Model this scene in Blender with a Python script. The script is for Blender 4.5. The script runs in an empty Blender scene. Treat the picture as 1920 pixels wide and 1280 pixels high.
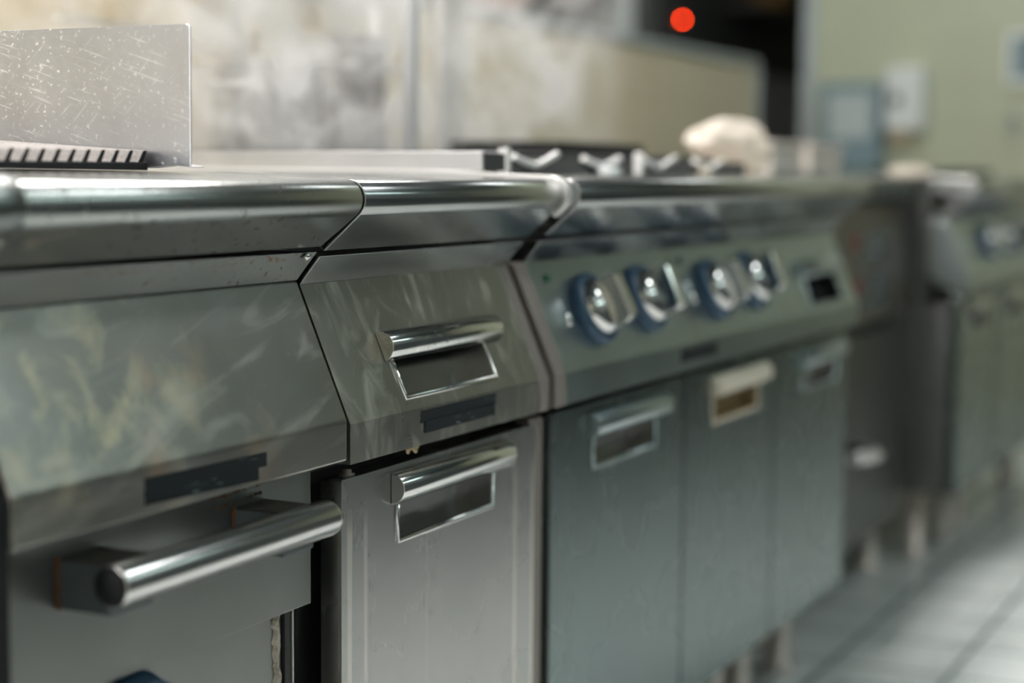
import bpy, bmesh, math, random
from mathutils import Vector, Matrix
R = math.radians
S = bpy.context.scene
C = S.collection
random.seed(7)
H = 0.85                                   # height of the lens above the floor

# ------------------------------------------------------------------ camera
cd = bpy.data.cameras.new('camera')
cam = bpy.data.objects.new('camera', cd)
C.objects.link(cam)
cd.sensor_width = 36.0
cd.lens = 36.0 * 3260.71 / 1920.0
cd.clip_start = 0.02
fwd = Vector((0.8922197, 0.44110464, -0.09680239))
rgt = Vector((0.44385177, -0.89606634, 0.0077919))
upv = Vector((0.08330432, 0.049918, 0.99527312))
cam.matrix_world = Matrix(((rgt.x, upv.x, -fwd.x, 0), (rgt.y, upv.y, -fwd.y, 0), (rgt.z, upv.z, -fwd.z, H), (0, 0, 0, 1)))
cd.dof.use_dof = True
cd.dof.focus_distance = 1.50
cd.dof.aperture_fstop = 2.3
S.camera = cam

# ------------------------------------------------------------------ world, exposure
W = bpy.data.worlds.new('world')
S.world = W
W.use_nodes = True
W.node_tree.nodes['Background'].inputs[0].default_value = (0.55, 0.62, 0.62, 1)
W.node_tree.nodes['Background'].inputs[1].default_value = 0.25
S.view_settings.view_transform = 'Standard'
S.view_settings.look = 'None'
S.view_settings.gamma = 1.0
S.view_settings.use_curve_mapping = False
S.view_settings.exposure = 0.0
S.cycles.use_denoising = True
S.cycles.max_bounces = 10
S.cycles.volume_bounces = 2
S.cycles.volume_step_rate = 0.6
S.cycles.sample_clamp_indirect = 6.0

# strengths of the ceiling lamps, daylight window (used by their builders below)
LAMP_BACK, LAMP_AISLE, DAYLIGHT, LAMP_WARM, SIDE_WINDOW = 48.0, 2.2, 5.0, 45.0, 11.0

# ------------------------------------------------------------------ materials
def nodemat(name):
    m = bpy.data.materials.new(name)
    m.use_nodes = True
    nt = m.node_tree
    return m, nt, nt.nodes['Principled BSDF']

def N(nt, kind, **kw):
    n = nt.nodes.new(kind)
    for k, v in kw.items():
        if k.startswith('i_'):
            key = k[2:]
            key = int(key) if key.isdigit() else key.replace('_', ' ')
            n.inputs[key].default_value = v
        else:
            setattr(n, k, v)
    return n

def L(nt, a, b):
    nt.links.new(a, b)

def ramp(nt, src, stops):
    r = N(nt, 'ShaderNodeValToRGB')
    e = r.color_ramp.elements
    while len(e) < len(stops):
        e.new(0.5)
    for el, (p, c) in zip(e, stops):
        el.position = p
        el.color = (c, c, c, 1) if isinstance(c, (int, float)) else (*c, 1)
    L(nt, src, r.inputs[0])
    return r.outputs[0]

def coords(nt, scale=(1, 1, 1), rot=(0, 0, 0), loc=(0, 0, 0)):
    g = N(nt, 'ShaderNodeTexCoord')
    mp = N(nt, 'ShaderNodeMapping')
    mp.inputs['Scale'].default_value = scale
    mp.inputs['Location'].default_value = loc
    src = g.outputs['Object']
    if any(rot):                            # turn first, then stretch
        m0 = N(nt, 'ShaderNodeMapping')
        m0.inputs['Rotation'].default_value = rot
        L(nt, src, m0.inputs[0])
        src = m0.outputs[0]
    L(nt, src, mp.inputs[0])
    return mp.outputs[0]

def noise(nt, vec, scale=1.0, detail=4.0, rough=0.55, dist=0.0):
    n = N(nt, 'ShaderNodeTexNoise', i_Scale=scale, i_Detail=detail, i_Roughness=rough, i_Distortion=dist)
    L(nt, vec, n.inputs['Vector'])
    return n.outputs['Fac']

def mathn(nt, op, a, b=None, c=None, clamp=False):
    n = N(nt, 'ShaderNodeMath', operation=op)
    n.use_clamp = clamp
    for i, s in enumerate((a, b, c)):
        if s is None:
            continue
        if isinstance(s, (int, float)):
            n.inputs[i].default_value = s
        else:
            L(nt, s, n.inputs[i])
    return n.outputs[0]

def mixc(nt, fac, a, b):
    n = N(nt, 'ShaderNodeMix', data_type='RGBA')
    for s, key in ((fac, 0), (a, 6), (b, 7)):
        if isinstance(s, (int, float)):
            n.inputs[key].default_value = s
        elif isinstance(s, tuple):
            n.inputs[key].default_value = (*s, 1)
        else:
            L(nt, s, n.inputs[key])
    return n.outputs[2]

def band(nt, src, lo0, lo1, hi0, hi1):
    a = N(nt, 'ShaderNodeMapRange', interpolation_type='SMOOTHSTEP')
    L(nt, src, a.inputs[0]); a.inputs[1].default_value = lo0; a.inputs[2].default_value = lo1
    b = N(nt, 'ShaderNodeMapRange', interpolation_type='SMOOTHSTEP')
    L(nt, src, b.inputs[0]); b.inputs[1].default_value = hi0; b.inputs[2].default_value = hi1
    b.inputs[3].default_value = 1.0; b.inputs[4].default_value = 0.0
    return mathn(nt, 'MULTIPLY', a.outputs[0], b.outputs[0])

def xyz(nt):
    g = N(nt, 'ShaderNodeNewGeometry')
    s = N(nt, 'ShaderNodeSeparateXYZ')
    L(nt, g.outputs['Position'], s.inputs[0])
    return s.outputs

def steel(name, base=(0.55, 0.55, 0.53), rough=0.30, brush=(2, 300, 300), bump=0.02, smudge=0.10, stains=None, rust=None, drips=None, scratch=None, tint=None, specks=None):
    """Brushed stainless steel; stains / rust / drips / scratch add marks with shapes of their own."""
    m, nt, b = nodemat(name)
    P = xyz(nt)
    br = noise(nt, coords(nt, brush), 1.0, 3.0, 0.6)
    sm = noise(nt, coords(nt, (7, 7, 7)), 1.0, 3.0, 0.5, 0.2)
    col = mixc(nt, ramp(nt, sm, [(0.3, 0.0), (0.7, 1.0)]), tuple(c * 0.90 for c in base), tuple(min(1, c * 1.06) for c in base))
    rg = mathn(nt, 'MULTIPLY_ADD', sm, smudge * 2, rough - smudge)
    rg = mathn(nt, 'ADD', rg, mathn(nt, 'MULTIPLY', mathn(nt, 'SUBTRACT', br, 0.5), 0.008))
    met = 1.0
    if tint:                                # heat tint, grease film and painted warm reflection in patches
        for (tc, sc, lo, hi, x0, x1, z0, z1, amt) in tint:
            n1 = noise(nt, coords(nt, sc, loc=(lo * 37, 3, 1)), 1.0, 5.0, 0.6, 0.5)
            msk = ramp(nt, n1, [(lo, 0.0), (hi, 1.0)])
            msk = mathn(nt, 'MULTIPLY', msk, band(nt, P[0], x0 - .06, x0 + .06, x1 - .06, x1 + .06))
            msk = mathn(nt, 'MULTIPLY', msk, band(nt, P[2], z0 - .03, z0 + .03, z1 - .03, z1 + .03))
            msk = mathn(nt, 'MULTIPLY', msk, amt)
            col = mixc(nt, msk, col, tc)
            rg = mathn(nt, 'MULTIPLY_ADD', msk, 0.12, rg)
    if stains:                              # pale wiped residue
        n1 = noise(nt, coords(nt, stains[0], rot=stains[3] if len(stains) > 3 else (0, 0, 0)), 1.0, 5.0, 0.6, 1.5)
        msk = ramp(nt, n1, [(stains[1], 0.0), (stains[1] + 0.14, stains[2])])
        col = mixc(nt, msk, col, stains[4] if len(stains) > 4 else (0.86, 0.82, 0.74))
        rg = mathn(nt, 'MULTIPLY_ADD', msk, 0.12, rg)
    if drips:
        n1 = noise(nt, coords(nt, (drips[0], drips[0], 0.35)), 1.0, 1.5, 0.4, 0.0)
        msk = ramp(nt, n1, [(drips[1], 0.0), (drips[1] + 0.06, drips[2])])
        msk = mathn(nt, 'MULTIPLY', msk, band(nt, P[2], -1, -.9, drips[3] - .03, drips[3]))
        col = mixc(nt, msk, col, (0.85, 0.80, 0.74))
        rg = mathn(nt, 'MULTIPLY_ADD', msk, 0.10, rg)
    if scratch:
        w = N(nt, 'ShaderNodeTexNoise', i_Scale=1.0, i_Detail=2.0)
        L(nt, coords(nt, (1, 20, 620), rot=(R(scratch), 0, 0)), w.inputs['Vector'])
        w2 = noise(nt, coords(nt, (1, 26, 620), rot=(R(scratch + 62), 0, 0)), 1.0, 2.0)
        sc = mathn(nt, 'MAXIMUM', ramp(nt, w.outputs['Fac'], [(0.635, 0.0), (0.70, 1.0)]), ramp(nt, w2, [(0.67, 0.0), (0.72, 1.0)]))
        sp = noise(nt, coords(nt, (260, 260, 260)), 1.0, 1.0)
        sc = mathn(nt, 'MAXIMUM', sc, ramp(nt, sp, [(0.65, 0.0), (0.69, 1.0)]))
        sc = mathn(nt, 'MULTIPLY', sc, ramp(nt, sm, [(0.35, 0.15), (0.65, 0.8)]))
        col = mixc(nt, sc, col, (0.90, 0.88, 0.84))
        rg = mathn(nt, 'MULTIPLY_ADD', sc, 0.3, rg)
        met = mathn(nt, 'MULTIPLY_ADD', sc, -0.55, 1.0)
    if specks:
        sp = noise(nt, coords(nt, (130, 130, 130)), 1.0, 2.0)
        msk = mathn(nt, 'MULTIPLY', ramp(nt, sp, [(specks, 0.0), (specks + 0.03, 0.9)]), ramp(nt, sm, [(0.45, 0.0), (0.6, 1.0)]))
        col = mixc(nt, msk, col, (0.06, 0.04, 0.03))
        met = mathn(nt, 'MULTIPLY_ADD', msk, -0.8, 1.0)
    if rust:                                # list of (x0,x1,z0,z1,scale,threshold)
        for (x0, x1, z0, z1, sc, th) in rust:
            n1 = noise(nt, coords(nt, sc), 1.0, 6.0, 0.7, 0.8)
            msk = ramp(nt, n1, [(th, 0.0), (th + 0.10, 1.0)])
            msk = mathn(nt, 'MULTIPLY', msk, band(nt, P[0], x0 - .01, x0 + .01, x1 - .01, x1 + .01))
            msk = mathn(nt, 'MULTIPLY', msk, band(nt, P[2], z0 - .002, z0 + .002, z1 - .004, z1 + .004))
            col = mixc(nt, msk, col, (0.20, 0.075, 0.02))
            rg = mathn(nt, 'MULTIPLY_ADD', msk, 0.4, rg)
            if met == 1.0:
                met = mathn(nt, 'MULTIPLY_ADD', msk, -0.9, 1.0)
            else:
                met = mathn(nt, 'MULTIPLY', met, mathn(nt, 'MULTIPLY_ADD', msk, -0.9, 1.0))
    L(nt, col, b.inputs['Base Color'])
    L(nt, mathn(nt, 'MAXIMUM', rg, 0.04), b.inputs['Roughness'])
    if met == 1.0:
        b.inputs['Metallic'].default_value = 1.0
    else:
        L(nt, met, b.inputs['Metallic'])
    bp = N(nt, 'ShaderNodeBump', i_Strength=1.0, i_Distance=0.0000025 * bump / 0.02)
    L(nt, br, bp.inputs['Height'])
    bs = N(nt, 'ShaderNodeBump', i_Strength=0.3, i_Distance=0.00012)
    L(nt, sm, bs.inputs['Height'])
    L(nt, bp.outputs[0], bs.inputs['Normal'])
    L(nt, bs.outputs[0], b.inputs['Normal'])
    return m

def plain(name, col, rough=0.5, metal=0.0, var=0.10, scale=40, bump=0.0, spec=0.5, emit=None):
    m, nt, b = nodemat(name)
    n = noise(nt, coords(nt, (scale,) * 3), 1.0, 4.0)
    L(nt, mixc(nt, n, tuple(c * (1 - var) for c in col), tuple(min(1, c * (1 + var)) for c in col)), b.inputs['Base Color'])
    b.inputs['Roughness'].default_value = rough
    b.inputs['Metallic'].default_value = metal
    b.inputs['Specular IOR Level'].default_value = spec
    if bump:
        bp = N(nt, 'ShaderNodeBump', i_Strength=1.0, i_Distance=bump)
        L(nt, n, bp.inputs['Height'])
        L(nt, bp.outputs[0], b.inputs['Normal'])
    if emit:
        b.inputs['Emission Color'].default_value = (*emit[0], 1)
        b.inputs['Emission Strength'].default_value = emit[1]
    return m

def tiles(name, col, grout, size, gw=0.004, rough=0.3, plane='xy', col2=None, off=(0, 0), split=None):
    m, nt, b = nodemat(name)
    P = xyz(nt)
    ax = {'xy': (0, 1), 'xz': (0, 2), 'yz': (1, 2)}[plane]
    lines = None
    for k in (0, 1):
        f = mathn(nt, 'FRACT', mathn(nt, 'MULTIPLY_ADD', P[ax[k]], 1.0 / size[k], 100.0 - off[k] / size[k]))
        d = mathn(nt, 'ABSOLUTE', mathn(nt, 'SUBTRACT', f, 0.5))
        ln = mathn(nt, 'GREATER_THAN', d, 0.5 - gw / size[k] / 2)
        lines = ln if lines is None else mathn(nt, 'MAXIMUM', lines, ln)
    n = noise(nt, coords(nt, (3, 3, 3)), 1.0, 5.0)
    base = mixc(nt, n, tuple(c * 0.93 for c in col), tuple(min(1, c * 1.07) for c in col))
    if split:
        msk = mathn(nt, 'LESS_THAN', P[1], split[0])
        base = mixc(nt, msk, base, split[1])
    c = mixc(nt, lines, base, grout)
    L(nt, c, b.inputs['Base Color'])
    L(nt, mathn(nt, 'MULTIPLY_ADD', lines, 0.4, mathn(nt, 'MULTIPLY_ADD', n, 0.15, rough - 0.07)), b.inputs['Roughness'])
    bp = N(nt, 'ShaderNodeBump', i_Strength=0.6, i_Distance=0.002)
    L(nt, mathn(nt, 'SUBTRACT', 1.0, lines), bp.inputs['Height'])
    L(nt, bp.outputs[0], b.inputs['Normal'])
    return m

XB = (4, 700, 700)          # brush marks run along the row
ZB = (700, 700, 4)          # brush marks run up and down
M = {}
M['deck'] = steel('steel_deck', (0.40, 0.41, 0.41), 0.20, XB, smudge=0.06)
M['deck_old'] = steel('steel_deck_worn', (0.38, 0.395, 0.385), 0.23, XB, smudge=0.06, specks=0.645,
                      rust=[(0.80, 0.95, 0.775, 0.84, (14, 60, 9), 0.60), (0.95, 1.30, 0.777, 0.784, (60, 60, 200), 0.47), (1.17, 1.27, 0.780, 0.80, (150, 150, 150), 0.62)])
M['valance_old'] = steel('steel_valance_worn', (0.25, 0.265, 0.26), 0.30, XB, smudge=0.06, specks=0.645,
                         rust=[(0.80, 0.92, 0.74, 0.79, (16, 60, 9), 0.62), (0.95, 1.30, 0.775, 0.781, (60, 60, 200), 0.53), (1.18, 1.27, 0.752, 0.765, (150, 150, 150), 0.6)])
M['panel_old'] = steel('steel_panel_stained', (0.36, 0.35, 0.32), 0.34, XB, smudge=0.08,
                       tint=[((1.0, 0.88, 0.58), (22, 22, 15), 0.47, 0.72, 0.84, 1.05, 0.63, 0.76, 0.75),  # yellow stain with the warm lamp's reflection painted in
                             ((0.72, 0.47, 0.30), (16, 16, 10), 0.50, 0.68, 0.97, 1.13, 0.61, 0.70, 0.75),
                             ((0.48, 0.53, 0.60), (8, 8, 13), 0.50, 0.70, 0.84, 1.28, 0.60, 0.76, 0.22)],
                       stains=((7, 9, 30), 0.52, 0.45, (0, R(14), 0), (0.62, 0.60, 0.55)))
M['panel'] = steel('steel_panel', (0.50, 0.485, 0.44), 0.30, XB, smudge=0.07, stains=((30, 24, 9), 0.50, 0.5))
M['valance'] = steel('steel_valance', (0.27, 0.285, 0.28), 0.26, XB, smudge=0.05)
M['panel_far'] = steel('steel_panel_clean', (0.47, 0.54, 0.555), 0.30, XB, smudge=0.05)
M['door'] = steel('steel_door', (0.44, 0.44, 0.43), 0.27, ZB, smudge=0.05, drips=(52, 0.63, 0.55, 0.56))
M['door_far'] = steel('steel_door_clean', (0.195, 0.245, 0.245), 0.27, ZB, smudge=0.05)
M['door_old'] = steel('steel_oven_door', (0.27, 0.28, 0.27), 0.34, XB, smudge=0.07,
                      rust=[(1.09, 1.17, 0.583, 0.597, (90, 90, 160), 0.60), (0.915, 0.93, 0.545, 0.60, (60, 60, 60), 0.55)])
M['body'] = steel('steel_body', (0.34, 0.34, 0.33), 0.40, ZB, smudge=0.04)
M['side'] = plain('steel_side', (0.30, 0.265, 0.245), 0.5, 0.45, 0.06, 12)
M['plate'] = steel('steel_splash_plate', (0.60, 0.615, 0.665), 0.33, (300, 4, 500), smudge=0.08, scratch=-17)
M['tray'] = steel('steel_hob_side', (0.74, 0.74, 0.76), 0.42, (300, 4, 500), smudge=0.05)
M['chrome'] = steel('chrome', (0.72, 0.72, 0.71), 0.10, XB, bump=0.004, smudge=0.03)
M['chrome_dirty'] = steel('chrome_spattered', (0.72, 0.72, 0.70), 0.11, XB, bump=0.004, smudge=0.03, stains=((34, 60, 60), 0.56, 0.9, (0, 0, 0), (0.95, 0.92, 0.86)), specks=0.62)
M['bar'] = steel('handle_bar_steel', (0.66, 0.65, 0.64), 0.20, XB, bump=0.01, smudge=0.04)
M['recess'] = steel('recess_steel', (0.42, 0.42, 0.42), 0.22, XB, smudge=0.05)
M['dark'] = plain('shadow_black', (0.012, 0.013, 0.014), 0.6, spec=0.2)
M['cap_metal'] = plain('pale_cap_metal', (0.78, 0.78, 0.77), 0.28, 0.5, 0.04, 30)
M['leg'] = plain('steel_leg', (0.84, 0.74, 0.68), 0.4, 0.25, 0.05, 20)
M['rubber'] = plain('black_rubber', (0.015, 0.016, 0.017), 0.45)
def tape_material():
    m, nt, b = nodemat('black_tape')
    n = noise(nt, coords(nt, (60, 60, 500)), 1.0, 3.0)
    n2 = noise(nt, coords(nt, (22, 22, 60)), 1.0, 2.0)
    k = mathn(nt, 'MULTIPLY', ramp(nt, n, [(0.60, 0.0), (0.66, 0.6)]), ramp(nt, n2, [(0.52, 0.0), (0.6, 1.0)]))
    L(nt, mixc(nt, k, (0.013, 0.018, 0.021), (0.30, 0.36, 0.37)), b.inputs['Base Color'])
    b.inputs['Roughness'].default_value = 0.5
    b.inputs['Specular IOR Level'].default_value = 0.2
    return m
M['tape'] = tape_material()
M['bracket'] = plain('bracket_grey', (0.13, 0.15, 0.16), 0.45, 0.6, 0.2, 60)
M['bracket_top'] = plain('bracket_burnt_grease', (0.05, 0.045, 0.035), 0.55, 0.1, 0.6, 130, 0.0006)
M['rust'] = plain('rust', (0.20, 0.075, 0.025), 0.8, 0, 0.5, 200, 0.0005)
M['iron'] = plain('cast_iron', (0.020, 0.021, 0.022), 0.7, 0.0, 0.3, 140, 0.0004, 0.25)
M['lit_crust'] = plain('lit_grill_crust', (0.27, 0.255, 0.25), 0.75, 0.0, 0.5, 330, 0.0015)
M['blue'] = plain('blue_rubber', (0.035, 0.085, 0.15), 0.38, 0, 0.12, 30)
M['sealant'] = plain('old_sealant', (0.40, 0.35, 0.29), 0.8, 0, 0.35, 160, 0.0015)
M['cream'] = plain('cream_plastic', (0.68, 0.62, 0.50), 0.45, 0, 0.06, 30)
M['scrap_shadow_tan'] = plain('tan_scrap_and_shadow', (0.62, 0.48, 0.30), 0.5, 0, 0.3, 60)
def cloth_material():
    m, nt, b = nodemat('white_cloth')
    n = noise(nt, coords(nt, (50, 50, 50)), 1.0, 4.0)
    col = mixc(nt, n, (0.78, 0.72, 0.64), (0.88, 0.83, 0.76))
    L(nt, col, b.inputs['Base Color'])
    b.inputs['Roughness'].default_value = 0.9
    t = N(nt, 'ShaderNodeBsdfTranslucent')
    L(nt, col, t.inputs['Color'])
    mx = N(nt, 'ShaderNodeMixShader')
    mx.inputs[0].default_value = 0.5
    L(nt, b.outputs[0], mx.inputs[1]); L(nt, t.outputs[0], mx.inputs[2])
    L(nt, mx.outputs[0], [q for q in nt.nodes if q.type == 'OUTPUT_MATERIAL'][0].inputs['Surface'])
    return m
M['cream_pocket'] = plain('cream_plastic_dark', (0.30, 0.21, 0.11), 0.5, 0, 0.4, 60)  # darker cream for the inside of the handle pocket
M['cloth'] = cloth_material()
M['tub'] = plain('white_tub_plastic', (0.72, 0.64, 0.58), 0.4, 0, 0.06, 20)
M['white'] = plain('white_plastic', (0.80, 0.84, 0.83), 0.35, 0, 0.04, 20)
M['bluegrey'] = plain('blue_grey_plastic', (0.20, 0.29, 0.33), 0.35, 0, 0.06, 20)
M['pale'] = plain('pale_window_plastic', (0.50, 0.57, 0.57), 0.3, 0, 0.05, 20)
M['paper'] = plain('paper_grey_blue', (0.24, 0.33, 0.36), 0.6, 0, 0.1, 30)
M['charcoal'] = steel('charcoal_steel', (0.10, 0.105, 0.105), 0.34, ZB, smudge=0.05)
M['brown_steel'] = steel('brown_steel', (0.26, 0.23, 0.205), 0.36, ZB, smudge=0.05)
M['display'] = plain('dark_display', (0.03, 0.04, 0.05), 0.25)
M['red_mark'] = plain('red_mark', (0.25, 0.03, 0.02), 0.4)
M['green_mark'] = plain('green_mark', (0.01, 0.13, 0.06), 0.35)
M['grey_mark'] = plain('grey_mark', (0.06, 0.08, 0.09), 0.35)
M['rod'] = plain('pan_support_rod', (0.82, 0.82, 0.82), 0.35, 0.45, 0.05, 60)
M['support'] = plain('pan_support_frame', (0.045, 0.047, 0.048), 0.55, 0.2, 0.1, 40)
M['well'] = plain('hob_well_grey', (0.10, 0.10, 0.10), 0.55, 0.3, 0.15, 30)
M['pole'] = plain('white_enamel_pole', (0.92, 0.93, 0.94), 0.25, 0.0, 0.02, 10)
M['pot'] = steel('stock_pot_steel', (0.62, 0.62, 0.61), 0.18, XB, smudge=0.05)
M['pot_dark'] = steel('dark_pot_steel', (0.20, 0.19, 0.185), 0.25, XB, smudge=0.05)
M['rack'] = plain('rack_steel', (0.84, 0.82, 0.80), 0.30, 0.55, 0.04, 20)
M['fridge'] = plain('dark_cabinet', (0.05, 0.057, 0.055), 0.5)
M['fridge_low'] = plain('dark_grey_cabinet', (0.50, 0.54, 0.52), 0.5)
M['led'] = plain('red_lamp', (0.5, 0.02, 0.01), 0.4, emit=((1.0, 0.045, 0.006), 60.0))
M['amber'] = plain('amber_card', (0.20, 0.12, 0.03), 0.7)
M['terracotta'] = plain('terracotta_brown', (0.30, 0.11, 0.05), 0.7)
M['pipe'] = plain('grey_pipe_paint', (0.42, 0.46, 0.46), 0.4)
M['floor'] = tiles('floor_tiles', (0.66, 0.70, 0.69), (0.16, 0.19, 0.195), (0.2022, 0.2022), 0.010, 0.26, 'xy', off=(0.1, 0.0072))
M['half_tile'] = tiles('cream_wall_tiles', (0.49, 0.43, 0.30), (0.40, 0.35, 0.245), (0.15, 0.15), 0.003, 0.3, 'xz', off=(0.04, 0.0))
M['end_tile'] = tiles('pale_green_wall_tiles', (0.54, 0.57, 0.42), (0.46, 0.48, 0.36), (0.15, 0.15), 0.003, 0.35, 'yz')
M['room'] = plain('room_paint', (0.52, 0.52, 0.44), 0.7, 0, 0.04, 4)
M['ceil'] = plain('ceiling_paint', (0.10, 0.135, 0.14), 0.8, 0, 0.03, 4)
M['trim'] = plain('grey_white_trim', (0.46, 0.51, 0.53), 0.4, 0, 0.04, 10)
M['cap'] = plain('grey_cap_trim', (0.32, 0.36, 0.37), 0.45, 0, 0.06, 10)
M['lamp_frame'] = plain('lamp_housing', (0.7, 0.7, 0.7), 0.4)
def glow(name, col, s):
    return plain(name, (0.8, 0.8, 0.8), 0.5, emit=(col, s))
M['lamp_back'] = glow('lamp_light', (1.0, 0.965, 0.93), LAMP_BACK)
M['lamp_aisle'] = glow('lamp_light_cool', (0.93, 1.0, 0.98), LAMP_AISLE)
M['lamp_fill'] = glow('lamp_light_fill', (0.95, 1.0, 0.99), LAMP_AISLE * 5.5)
M['side_window'] = glow('side_window_pane', (1.0, 0.965, 0.95), SIDE_WINDOW)
M['daylight'] = glow('daylight_pane', (0.76, 1.0, 0.95), DAYLIGHT)
M['lamp_warm'] = glow('lamp_light_warm', (1.0, 0.82, 0.62), LAMP_WARM)

def dado_material():
    m, nt, b = nodemat('front_wall_paint')
    P = xyz(nt)
    n = noise(nt, coords(nt, (2, 2, 2)), 1.0, 3.0)
    up = mixc(nt, n, (0.16, 0.185, 0.19), (0.20, 0.225, 0.225))
    lo = mixc(nt, n, (0.035, 0.05, 0.052), (0.06, 0.075, 0.075))
    msk = mathn(nt, 'GREATER_THAN', P[2], 0.95)
    L(nt, mixc(nt, msk, lo, up), b.inputs['Base Color'])
    b.inputs['Roughness'].default_value = 0.5
    return m
M['front'] = dado_material()
M['opposite'] = plain('opposite_counter', (0.03, 0.042, 0.043), 0.5)

# ------------------------------------------------------------------ mesh helpers
class MB:
    def __init__(self):
        self.bm = bmesh.new()
    def poly(self, pts, smooth=False, mi=0):
        vs = [self.bm.verts.new(p) for p in pts]
        f = self.bm.faces.new(vs)
        f.smooth = smooth
        f.material_index = mi
        return self
    def box(self, a, b, mi=0):
        x0, y0, z0 = a; x1, y1, z1 = b
        v = [self.bm.verts.new(p) for p in ((x0, y0, z0), (x1, y0, z0), (x1, y1, z0), (x0, y1, z0), (x0, y0, z1), (x1, y0, z1), (x1, y1, z1), (x0, y1, z1))]
        for q in ((3, 2, 1, 0), (4, 5, 6, 7), (0, 1, 5, 4), (1, 2, 6, 5), (2, 3, 7, 6), (3, 0, 4, 7)):
            f = self.bm.faces.new([v[i] for i in q]); f.material_index = mi
        return self
    def prism(self, prof, x0, x1, smooth=None, mi=0):
        """profile of (y,z) points extruded along x; smooth = set of profile edge indices shaded smooth"""
        n = len(prof)
        a = [self.bm.verts.new((x0, y, z)) for y, z in prof]
        b = [self.bm.verts.new((x1, y, z)) for y, z in prof]
        for i in range(n):
            j = (i + 1) % n
            f = self.bm.faces.new((a[i], a[j], b[j], b[i]))
            f.material_index = mi
            if smooth and i in smooth:
                f.smooth = True
        f = self.bm.faces.new(a[::-1]); f.material_index = mi
        f = self.bm.faces.new(b); f.material_index = mi
        return self
    def tube(self, pts, r, n=10, smooth=True, caps=True, mi=0):
        pts = [Vector(p) for p in pts]
        rs = r if isinstance(r, (list, tuple)) else [r] * len(pts)
        rings = []
        ref = None
        for i, p in enumerate(pts):
            d = (pts[min(i + 1, len(pts) - 1)] - pts[max(i - 1, 0)]).normalized()
            if ref is None:
                ref = Vector((0, 0, 1)) if abs(d.z) < 0.9 else Vector((1, 0, 0))
            u = d.cross(ref).normalized()
            w = u.cross(d).normalized()
            ref = w
            rings.append([self.bm.verts.new(p + rs[i] * (math.cos(2 * math.pi * k / n) * u + math.sin(2 * math.pi * k / n) * w)) for k in range(n)])
        for a, b in zip(rings, rings[1:]):
            for k in range(n):
                f = self.bm.faces.new((a[k], a[(k + 1) % n], b[(k + 1) % n], b[k]))
                f.smooth = smooth; f.material_index = mi
        if caps:
            f = self.bm.faces.new(rings[0][::-1]); f.material_index = mi
            f = self.bm.faces.new(rings[-1]); f.material_index = mi
        return self
    def lathe(self, o, ax, prof, n=32, mi=0):
        """profile of (radius, height) about axis ax through o"""
        o = Vector(o); ax = Vector(ax).normalized()
        t = Vector((1, 0, 0)) if abs(ax.x) < 0.9 else Vector((0, 1, 0))
        u = ax.cross(t).normalized(); w = ax.cross(u)
        rings = []
        for r, h in prof:
            if r < 1e-6:
                rings.append([self.bm.verts.new(o + ax * h)])
            else:
                rings.append([self.bm.verts.new(o + ax * h + r * (math.cos(2 * math.pi * k / n) * u + math.sin(2 * math.pi * k / n) * w)) for k in range(n)])
        for a, b in zip(rings, rings[1:]):
            for k in range(n):
                k2 = (k + 1) % n
                if len(a) == 1 and len(b) == 1:
                    continue
                if len(a) == 1:
                    f = self.bm.faces.new((a[0], b[k2], b[k]))
                elif len(b) == 1:
                    f = self.bm.faces.new((a[k], a[k2], b[0]))
                else:
                    f = self.bm.faces.new((a[k], a[k2], b[k2], b[k]))
                f.smooth = True; f.material_index = mi
        return self
    def plate_holes(self, org, ux, uy, w, h, holes, depth=None):
        """rectangle org + s*ux + t*uy with rectangular holes (s0,t0,s1,t1)"""
        org, ux, uy = Vector(org), Vector(ux), Vector(uy)
        xs = sorted({0, w} | {q for ho in holes for q in (ho[0], ho[2])})
        ys = sorted({0, h} | {q for ho in holes for q in (ho[1], ho[3])})
        vt = {}
        def V(i, j):
            if (i, j) not in vt:
                vt[(i, j)] = self.bm.verts.new(org + xs[i] * ux + ys[j] * uy)
            return vt[(i, j)]
        for i in range(len(xs) - 1):
            for j in range(len(ys) - 1):
                cx, cy = (xs[i] + xs[i + 1]) / 2, (ys[j] + ys[j + 1]) / 2
                if any(a < cx < c and b < cy < d for a, b, c, d in holes):
                    continue
                self.bm.faces.new((V(i, j), V(i + 1, j), V(i + 1, j + 1), V(i, j + 1)))
        return self

def make(name, mb, mats, parent=None, bevel=0.0, seg=2, weld=True, angle=35, subsurf=0):
    """link the collected shapes as ONE mesh object; world coordinates are kept under the parent"""
    bm = mb.bm
    if weld:
        bmesh.ops.remove_doubles(bm, verts=bm.verts, dist=1e-6)
    bmesh.ops.recalc_face_normals(bm, faces=bm.faces)
    off = Vector((0, 0, 0))
    p = parent
    while p is not None:
        off += p.location
        p = p.parent
    bmesh.ops.translate(bm, verts=bm.verts, vec=-off)
    me = bpy.data.meshes.new(name)
    bm.to_mesh(me); bm.free()
    for m in (mats if isinstance(mats, (list, tuple)) else [mats]):
        me.materials.append(M[m] if isinstance(m, str) else m)
    o = bpy.data.objects.new(name, me)
    C.objects.link(o)
    if parent is not None:
        o.parent = parent
    if bevel:
        b = o.modifiers.new('bevel', 'BEVEL')
        b.width = bevel; b.segments = seg; b.limit_method = 'ANGLE'; b.angle_limit = R(angle)
    if subsurf:
        s = o.modifiers.new('subsurf', 'SUBSURF'); s.levels = subsurf; s.render_levels = subsurf
    return o

def tag(o, label, cat, group=None, kind=None):
    o['label'] = label; o['category'] = cat
    if group: o['group'] = group
    if kind: o['kind'] = kind
    return o

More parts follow.
